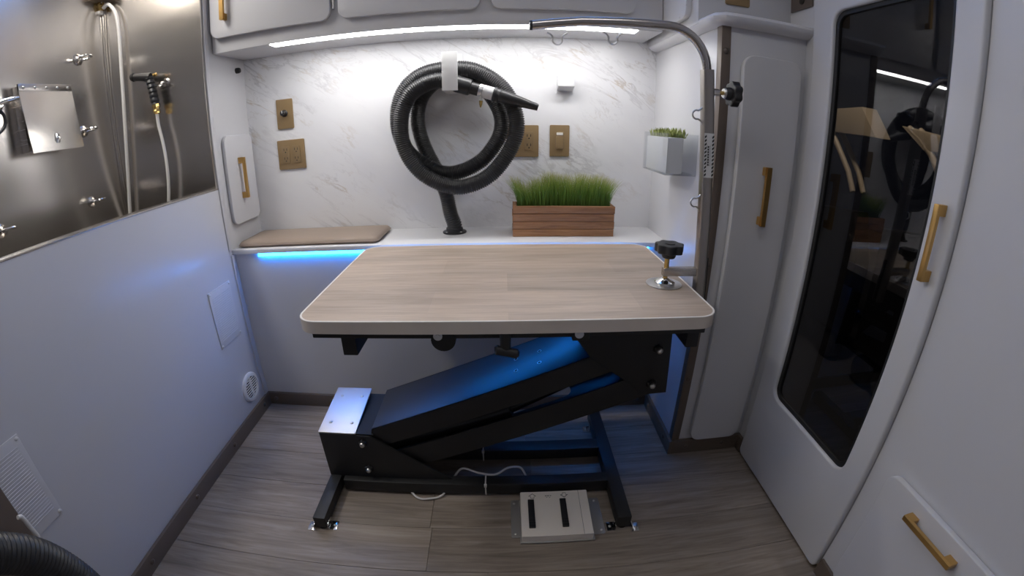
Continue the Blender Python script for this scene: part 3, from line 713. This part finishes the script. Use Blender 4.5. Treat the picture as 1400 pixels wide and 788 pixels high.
box('frame_plate', -.385, .478, -.822, -.29, .6165, .6372, BS, gt, b=.002)
box('cross_bar', -.328, -.293, -.802, -.30, .563, .618, BS, gt, b=.003)
box('cross_bar', .446, .476, -.802, -.30, .570, .618, BS, gt, b=.003)
# upper bracket plates around the arm ends
brk = [(.200, .627), (.204, .545), (.255, .474), (.314, .430), (.360, .395), (.412, .350), (.480, .353), (.470, .540), (.468, .627)]
for yy in (-.664, -.452): prism('bracket_plate', brk, 'y', yy, yy + .006, BS, gt, b=.001)
def armline(x, z0, s): return z0 + s * x
UT, UB = (.372, .388), (.300, .388)
LT, LB = (.259, .372), (.180, .372)
xa, xb = -.40, .445
for yy in (-.655, -.456):
    prism('upper_arm_side', [(xa + .03, UB[0] + UB[1] * (xa + .03)), (xb, UB[0] + UB[1] * xb), (xb, UT[0] + UT[1] * xb), (xa + .048, UT[0] + UT[1] * (xa + .048))], 'y', yy, yy + .005, BS, gt, b=.001)
    prism('lower_arm_side', [(xa, LB[0] + LB[1] * xa), (xb, LB[0] + LB[1] * xb), (xb, LT[0] + LT[1] * xb), (xa, LT[0] + LT[1] * xa)], 'y', yy + .004, yy + .009, BS, gt, b=.001)
x0, x1 = -.352, .43
ut = prism('upper_arm_cover', [(x0, UT[0] + UT[1] * x0 - .004), (x1, UT[0] + UT[1] * x1 - .004), (x1, UT[0] + UT[1] * x1), (x0, UT[0] + UT[1] * x0)], 'y', -.655, -.451, M['bluearm'], gt, b=.001)
for u, v in ((706, 491.5), (706, 507), (738, 480.5), (738, 496)):
    d = ray(u, v); t = (UT[0] + UT[1] * CAM.x - CAM.z) / (d.z - UT[1] * d.x); p = CAM + d * t
    lathe('hole', p + Vector((0, 0, -.003)), (-.362, 0, .932), [(0, .0062), (.0042, .0062), (.0042, .0048), (.001, .0046)], M['zinc'], ut, 14)
    lathe('hole_centre', p + Vector((0, 0, -.003)), (-.362, 0, .932), [(0, .0046), (.0038, .0046)], M['slot'], ut, 12)
wb = frame('lower_arm_web', rrect(-.37, .43, -.646, -.452, .004, 4), rrect(-.085, .237, -.535, -.470, .025, 4), 'z', 0, .004, BS, gt, b=0)
for v in wb.data.vertices: v.co.z += LB[1] * v.co.x
wb.location.z += LB[0] + LB[1] * W(wb).x
tube('actuator', [Vector((-.33, -.585, .125)), Vector((.05, -.585, .262)), Vector((.052, -.585, .263)), Vector((.36, -.585, .43))], lambda i: (.024, .024, .014, .014)[i], M['black'], gt, 16)
lathe('motor', (-.12, -.61, .16), (0, 1, 0), [(0, .03), (.10, .03)], M['black'], gt, 18)
for x, z in ((-.383, .19), (-.382, .088), (.437, .493), (.432, .385)):
    tube('pivot_pin', [Vector((x, -.672, z)), Vector((x, -.44, z))], .010, BS, gt, 14)
    lathe('pivot_nut', (x, -.662, z), (0, -1, 0), [(0, .014), (.008, .014), (.012, .010)], M['black'], gt, 6)
    screw('bolt', BOLT, (x, -.674, z), '-y', gt)
# tower
tw = [(-.517, .045), (-.517, .219), (-.362, .214), (-.345, .205), (-.130, .052), (-.130, .045)]
for yy in (-.665, -.450): prism('tower_plate', tw, 'y', yy, yy + .006, BS, gt, b=.001)
box('tower_end', -.517, -.511, -.659, -.450, .045, .219, BS, gt, b=.001)
prism('tower_cap', [(-.50, .214), (-.35, .212), (-.35, .218), (-.50, .220)], 'y', -.660, -.450, M['rubber'], gt)
tp_ = box('top_plate', -.520, -.402, -.664, -.452, .220, .2255, M['alu'], gt, b=.002)
for x in (-.492, -.424):
    for yy in (-.620, -.495): screw('screw', BOLT, (x, yy, .2225), '+z', tp_)
for o in tp_.children: o.scale = (.7, .7, .6)
tp_.rotation_euler = (math.radians(5.5), 0, 0); tp_.location.z += .007
# base frame
RZ0, RZ1 = .009, .050
box('base_rail', -.470, .345, -.686, -.648, RZ0, RZ1, BS, gt, b=.003)
box('base_rail', -.470, .345, -.532, -.484, RZ0, RZ1, BS, gt, b=.003)
box('foot_tube', -.517, -.480, -.846, -.300, RZ0, RZ1, BS, gt, b=.003)
box('foot_tube', .341, .382, -.836, -.318, RZ0, RZ1 + .001, BS, gt, b=.003)
def bracket(x, y, dx, s=1):
    bm = bmesh.new()
    bbox(bm, x, x + dx * .022, y - .016, y + .016, 0, .003, .001) if dx > 0 else bbox(bm, x + dx * .022, x, y - .016, y + .016, 0, .003, .001)
    a, b = (x - .003, x) if dx > 0 else (x, x + .003)
    bbox(bm, a, b, y - .016, y + .016, 0, .024, .0008)
    o = obj('floor_bracket', bm, M['chrome'], gt, 'auto'); screw('screw', SCW, (x + dx * .013, y, .003), '+z', o)
bracket(-.477, -.828, 1); bracket(.338, -.826, -1); bracket(.385, -.836, 1); bracket(.338, -.375, -1); bracket(-.520, -.838, -1); bracket(-.477, -.33, 1)
for x, yy in ((-.498, -.83), (-.498, -.315), (.361, -.82), (.361, -.333)): lathe('glide', (x, yy, 0), (0, 0, 1), [(0, .014), (.006, .014), (.010, .008)], M['rubber'], gt, 14)
# bits hanging under the top
bw = lathe('bumper', (-.092, -.834, .617), (0, 1, 0), [(0, .020), (.004, .026), (.022, .026), (.026, .020)], M['rubber'], gt, 24)
lathe('bumper_washer', (-.102, -.8345, .629), (0, -1, 0), [(0, .0095), (.002, .0095), (.002, .005), (.004, .005)], M['frost'], gt, 16)
lathe('stop_washer', (.190, -.833, .629), (0, -1, 0), [(0, .0095), (.002, .0095), (.002, .005), (.004, .005)], M['frost'], gt, 16)
box('stop_block', .176, .212, -.832, -.66, .612, .637, BS, gt, b=.003)
tube('tee_stem', [Vector((.037, -.832, .636)), Vector((.037, -.832, .615)), Vector((.037, -.832, .592))], lambda i: (.0125, .0115, .0105)[i], M['black'], gt, 14)
tube('tee_bar', [Vector((.014, -.836, .597)), Vector((.018, -.836, .597)), Vector((.037, -.836, .592)), Vector((.060, -.834, .586)), Vector((.065, -.834, .585))], lambda i: (.006, .0108, .0095, .0108, .006)[i], M['black'], gt, 14)

# white cable with zip ties on the base frame
cb = tag(tube('power_cable', smoothpath([Vector((-.29, -.64, .012)), Vector((-.24, -.70, .006)), Vector((-.20, -.706, .006)), Vector((-.16, -.69, .008)), Vector((-.13, -.640, .03)), Vector((-.10, -.628, .062)), Vector((-.05, -.640, .055)), Vector((.0, -.645, .052)), Vector((.04, -.628, .064)), Vector((.075, -.622, .06)), Vector((.09, -.63, .045)), Vector((.10, -.64, .02))], 8), .0034, M['whitehose']), 'thin white cable looped along the table base rail', 'cable')
def ziptie(x, y0, y1, label):
    pts = [(x, y0 - .002, RZ0 - .001), (x, y0 - .002, RZ1 + .002), (x, y1 + .002, RZ1 + .002), (x, y1 + .002, RZ0 - .001), (x, y0 - .002, RZ0 - .001)]
    t = thing('zip_tie', (x, (y0 + y1) / 2, RZ0), label, 'zip tie', 'zip ties on the base rails')
    tube('strap', [Vector(p) for p in pts], .0022, M['whitehose'], t, 6)
    box('lock', x - .004, x + .004, y0 - .007, y0 - .001, RZ1 - .006, RZ1 + .005, M['whitehose'], t, b=.001)
ziptie(-.028, -.686, -.648, 'white zip tie round the front base rail'); ziptie(-.040, -.532, -.484, 'white zip tie round the rear base rail')

# ------------------------------------------------------------------ foot switch
fs = thing('foot_switch', (.175, -.79, 0), 'beige two-pedal foot switch with arrows on the floor', 'foot switch')
prism('housing', [(-.868, .006), (-.716, .006), (-.716, .046), (-.868, .030)], 'x', .074, .2705, M['offwhite'], fs, b=.003)
box('base_plate', .070, .276, -.872, -.712, .002, .0062, M['galv'], fs, b=.001)
def ftop(y): return .030 + (y + .868) / .152 * .016
for x in (.104, .196):
    pd = prism('pedal', [(-.842, ftop(-.842) - .004), (-.745, ftop(-.745) - .004), (-.745, ftop(-.745) + .003), (-.842, ftop(-.842) + .006)], 'x', x - .009, x + .009, M['black'], fs, b=.0015)
    for k in range(4): box('ridge', x - .009, x + .009, -.838 + k * .009, -.834 + k * .009, ftop(-.838) + .003, ftop(-.838) + .0075, M['rubber'], pd, b=.0005)
def arrow(x, up):
    s = 1 if up else -1; yc = -.731
    o = [(0, .008), (.0105, -.001), (.005, -.001), (.005, -.008), (-.005, -.008), (-.005, -.001), (-.0105, -.001)]
    P = [Vector((x + px, yc + s * py, ftop(yc + s * py) + .0004)) for px, py in o]
    tube('arrow_mark', P + P[:1], .0007, M['ink'], fs, 5)
arrow(.109, True); arrow(.202, False)
for k, (a, b) in enumerate(((.146, .151), (.152, .158), (.1605, .164))): box('print_mark', a, b, -.733, -.7305, ftop(-.732), ftop(-.732) + .0004, M['ink'], fs, b=0)
for a, b in ((.149, .153), (.157, .161)): box('print_mark', a, b, -.738, -.737, ftop(-.737), ftop(-.737) + .0004, M['ink'], fs, b=0)
prism('seam', [(-.868, .0302), (-.716, .0462), (-.716, .0466), (-.868, .0306)], 'x', .2440, .2448, M['ink'], fs)
fa = prism('flange', rrect(.046, .074, -.850, -.708, .006, 3), 'z', 0, .003, M['galv'], fs, b=.0008)
fb = prism('flange', rrect(.2705, .310, -.850, -.712, .006, 3), 'z', 0, .003, M['galv'], fs, b=.0008)
for x, yy, o in ((.056, -.722, fa), (.058, -.838, fa), (.296, -.724, fb), (.300, -.838, fb)): screw('screw', SCW, (x, yy, .003), '+z', o)

# ------------------------------------------------------------------ grooming arm clamped on the table
AY = -.637
pb, pt_ = Vector((.540, AY, .600)), Vector((.5065, AY, 1.190))
ga = thing('grooming_pole', (.540, AY, .60), 'bent stainless grooming pole clamped to the table corner', 'pole')
def onp(z): t = (z - pb.z) / (pt_.z - pb.z); return pb.lerp(pt_, t)
def sqtube(name, a, b, h, m, par):
    bm = bmesh.new(); d = (b - a).normalized(); sx = Vector((0, 1, 0)); sy = d.cross(sx).normalized()
    lo = []; hi = []
    for px, py in rrect(-h, h, -h, h, h * .3, 3):
        lo.append(bm.verts.new(a + sx * px + sy * py)); hi.append(bm.verts.new(b + sx * px + sy * py))
    n = len(lo)
    for k in range(n): bm.faces.new((lo[k], lo[(k + 1) % n], hi[(k + 1) % n], hi[k]))
    bm.faces.new(lo[::-1]); bm.faces.new(hi); return obj(name, bm, m, par, 'auto')
sqtube('sleeve', onp(.60), onp(1.190), .0135, M['sleeve'], ga)
sqtube('slide_channel', onp(.60) + Vector((.0155, 0, 0)), onp(.735) + Vector((.0155, 0, 0)), .0045, M['gasket'], ga)
e1 = PY(AY, 727, 34.5); zb = e1.z + .010
top = [onp(1.10), onp(1.15), onp(1.19)]
R = .098; cx = pt_.x - R + .000; cz = zb + .008 - R
arc = [Vector((cx + R * math.cos(a), AY, cz + R * math.sin(a))) for a in [math.radians(k) for k in range(0, 91, 9)]]
tube('bent_tube', top + arc + [Vector((cx - .10, AY, zb + .006)), Vector((cx - .2, AY, zb + .002)), Vector((e1.x, AY, e1.z))], .0108, M['steels'], ga, 20)
lathe('end_cap', (e1.x + .001, AY, e1.z), (-1, 0, 0), [(0, .0112), (.004, .0112), (.006, .009)], M['black'], ga, 18)
def loop(c, out, along, name='hook_loop'):
    o = Vector(out); a = Vector(along); c = Vector(c)
    P = [c - a * .022 - o * .002, c - a * .015 + o * .002, c - a * .010 + o * .010, c - a * .0105 + o * .016, c - a * .006 + o * .0225, c + o * .0245, c + a * .006 + o * .0225, c + a * .0105 + o * .016, c + a * .010 + o * .010, c + a * .015 + o * .002, c + a * .022 - o * .002]
    tube(name, smoothpath(P, 4), .0022, M['zinc'], ga, 8)
for u in (762, 838):
    p = PY(AY, u, 41); loop((p.x, AY, p.z - .008), (0, 0, -1), (1, 0, 0))
for v in (157, 277):
    z = PY(AY, 955, v).z; p = onp(z); loop((p.x - .0135, AY, z), (-1, 0, 0), (0, 0, 1))
# sticker with hatch print
zs0, zs1 = PY(AY - .014, 965, 243).z, PY(AY - .014, 965, 182).z
pm = onp((zs0 + zs1) / 2)
st_ = link('sticker', None, pm, ga)
def onst(z, dx): return onp(z) + Vector((dx, 0, 0))
bm = bmesh.new(); v = [onst(zs0, -.0125), onst(zs0, .0125), onst(zs1, .0125), onst(zs1, -.0125)]
f = [bm.verts.new(q + Vector((0, -.0137, 0))) for q in v] + [bm.verts.new(q + Vector((0, -.0141, 0))) for q in v]
for q in ((0, 1, 2, 3), (4, 5, 6, 7), (0, 1, 5, 4), (1, 2, 6, 5), (2, 3, 7, 6), (3, 0, 4, 7)): bm.faces.new([f[k] for k in q])
obj('label_sheet', bm, M['sticker'], st_)
def mark(z0, z1, d0, d1, sk=0.0):
    bm = bmesh.new(); q = [onst(z0, d0), onst(z0 + sk, d1), onst(z1 + sk, d1), onst(z1, d0)]
    bm.faces.new([bm.verts.new(p + Vector((0, -.0145, 0))) for p in q]); return bm
bm = bmesh.new()
n = 11
for k in range(n):
    z = zs0 + .002 + (zs1 - zs0 - .006) * k / n
    for d0, d1 in ((-.0122, -.0072), (.0072, .0122)): add(bm, mark(z, z + .0052, d0, d1, .004))
tag(obj('hatch_print', bm, M['ink'], st_), kind='stuff')
bm = bmesh.new(); zc_ = (zs0 + zs1) / 2
add(bm, mark(zc_ - .026, zc_ + .026, .0035, .0038)); add(bm, mark(zc_ - .026, zc_ + .026, -.0058, -.0055))
for k in range(8): add(bm, mark(zc_ - .024 + k * .006, zc_ - .0195 + k * .006, -.0045, -.0005))
for k in range(12): add(bm, mark(zc_ - .024 + k * .004, zc_ - .0215 + k * .004, .001, .0018))
tag(obj('text_print', bm, M['ink'], st_), kind='stuff')
# clamp bar, screw, pad, knobs
kc = Vector((.440, AY, .666))
lathe('clamp_disc', (.4375, -.639, TZ + .0008), (0, 0, 1), [(0, .046), (.0015, .046), (.002, .044)], M['zinc'], ga, 40)
lathe('clamp_pad', (kc.x, AY, TZ + .0028), (0, 0, 1), [(0, .026), (.004, .026), (.007, .022), (.011, .013), (.014, .008)], M['chrome'], ga, 28)
tube('clamp_screw', [Vector((kc.x, AY, TZ + .012)), Vector((kc.x, AY, .738))], .0062, M['brass'], ga, 14)
box('clamp_bar', kc.x - .009, onp(.698).x - .012, AY - .009, AY + .009, .687, .7085, M['steels'], ga, b=.002)
def starknob(name, c, d, r, h, par):
    d = Vector(d); ax_ = 'z' if abs(d.z) > .5 else 'x'
    bm = bmesh.new()
    if ax_ == 'z':
        pprism(bm, starpts(c[0], c[1], r), 'z', c[2], c[2] + h, .003, 3)
    else: pprism(bm, starpts(c[1], c[2], r), 'x', c[0], c[0] + h, .003, 3)
    lathem(bm, Vector(c) - d * .014, d, [(0, r * .42), (.004, r * .48), (.016, r * .52)], 20)
    lathem(bm, Vector(c) + d * (h - .001), d, [(0, r * .38), (.0025, r * .36), (.0025, r * .3)], 20)
    return obj(name, bm, M['black'], par, 'auto')
starknob('clamp_knob', (kc.x + .003, AY, .748), (0, 0, 1), .037, .022, ga)
zk = PY(AY, 985, 127).z; pk = onp(zk)
tube('knob_boss', [pk + Vector((.013, 0, 0)), pk + Vector((.030, 0, 0))], .0085, M['steels'], ga, 6)
tube('knob_bolt', [pk + Vector((.030, 0, 0)), pk + Vector((.05, 0, 0))], .0048, M['brass'], ga, 12)
lathe('knob_washer', pk + Vector((.042, 0, 0)), (1, 0, 0), [(0, .011), (.004, .013), (.010, .013)], M['zinc'], ga, 18)
starknob('post_knob', (pk.x + .060, AY, zk), (1, 0, 0), .031, .020, ga)

# ------------------------------------------------------------------ near left foreground: bronze box, hose, cord
pe = PX(-.84, 0, 665)
bb = thing('dryer_box', (-.9, pe.y - .12, .0), 'dark bronze box at the lower left edge behind the black hose', 'box')
box('body', XL + .012, -.840, pe.y - .26, pe.y, .0, .64, M['bronze'], bb, b=.003)
box('lid', XL + .012, -.838, pe.y - .262, pe.y + .002, .64, .652, M['bronze'], bb, b=.003)
lathe('hose_port', (-.84, pe.y - .13, .57), (1, 0, 0), [(0, .04), (.02, .04), (.022, .034)], M['black'], bb)
hx = -.700
def hpnt(u, v, off=.031):
    return PX(hx, u, v)
vis = [(-60, 765), (-5, 757), (45, 762), (85, 780), (120, 806), (150, 840)]
P = [Vector((-.835, pe.y - .13, .57)), Vector((-.79, pe.y - .13, .575))] + [PX(hx, u, v) for u, v in vis]
lp = P[-1]; P += [Vector((hx + .01, lp.y + .05, .14)), Vector((hx + .04, lp.y + .04, .06)), Vector((hx + .10, lp.y - .02, .033)), Vector((hx + .22, lp.y - .12, .033)), Vector((hx + .34, lp.y - .30, .033))]
P = resample(smoothpath(P, 14), .0020)
bm = bmesh.new(); tubem(bm, P, lambda i: .0300 + (.0016, .0016, -.0022, -.0022)[i % 4], 20)
tag(obj('vacuum_hose', bm, M['hose'], None, True), 'black corrugated hose curving in the lower left foreground', 'hose')
q0 = PX(-.80, 30, 708)
tag(tube('white_cord', smoothpath([q0 + Vector((0, -.006, .006)), q0, PX(-.80, 42, 722), PX(-.80, 52, 735), PX(-.80, 60, 755), PX(-.80, 66, 790)], 6), .0042, M['whitehose']), 'short white cord beside the dark box, lower left', 'cord')

# ------------------------------------------------------------------ outside the door window: carts in a dim yard
S(box('ground_outside', .95, 8, -3, 6, -.62, -.60, M['asphalt'], b=0))
def cart(pts_roof, pts_pillar, label, x0, x1):
    c = Vector(((x0 + x1) / 2, sum(p.y for p in pts_roof) / len(pts_roof), -.6))
    t = thing('parked_cart', c, label, 'cart', 'carts outside the door window')
    prism('roof', [(p.y, p.z) for p in pts_roof], 'x', x0, x1, M['cream'], t, b=.01)
    for x in (x0 + .02, x1 - .03): tube('pillar', [Vector((x, p.y, p.z)) for p in pts_pillar], .022, M['cream'], t, 10)
    yv = [p.y for p in pts_roof]; ylo, yhi = min(yv), max(yv)
    prism('body', [(ylo - .02, -.35), (yhi + .02, -.35), (yhi + .02, .55), (ylo + .1, .60), (ylo - .02, .25)], 'x', x0, x1, M['dark'], t, b=.03)
    for yy in (ylo + .12, yhi - .12):
        lathe('wheel', (x0 + .02, yy, -.48), (1, 0, 0), [(0, .10), (.02, .12), (.10, .12), (.12, .10)], M['rubber'], t, 24)
    lathe('headlight', (x0 - .005, ylo + .1, .40), (-1, 0, 0), [(0, .03), (.012, .03), (.018, .02)], M['steels'], t, 18)
XO = 2.6
cart([PX(XO, 1120, 150), PX(XO, 1178, 146), PX(XO, 1197, 188), PX(XO, 1120, 178)], [PX(XO, 1134, 178), PX(XO, 1157, 234), PX(XO, 1163, 262)], 'cream roofed cart seen left in the dark door window', XO, XO + .16)
cart([PX(XO, 1232, 172), PX(XO, 1289, 187), PX(XO, 1310, 195), PX(XO, 1310, 212), PX(XO, 1262, 206)], [PX(XO, 1240, 175), PX(XO, 1256, 190), PX(XO, 1271, 212), PX(XO, 1284, 245)], 'cream roofed cart seen right in the dark door window', XO, XO + .16)
yl = bpy.data.lights.new('cart_fill_light', 'AREA'); yl.size = .4; yl.energy = 55; yl.color = (1, .88, .7)  # unseen fill light without a fixture, added to make the carts visible
yo = bpy.data.objects.new('cart_fill_light', yl); COL.objects.link(yo); yo.location = (1.6, 0.5, 3.2); yo.rotation_euler = (0, math.radians(-25), 0)
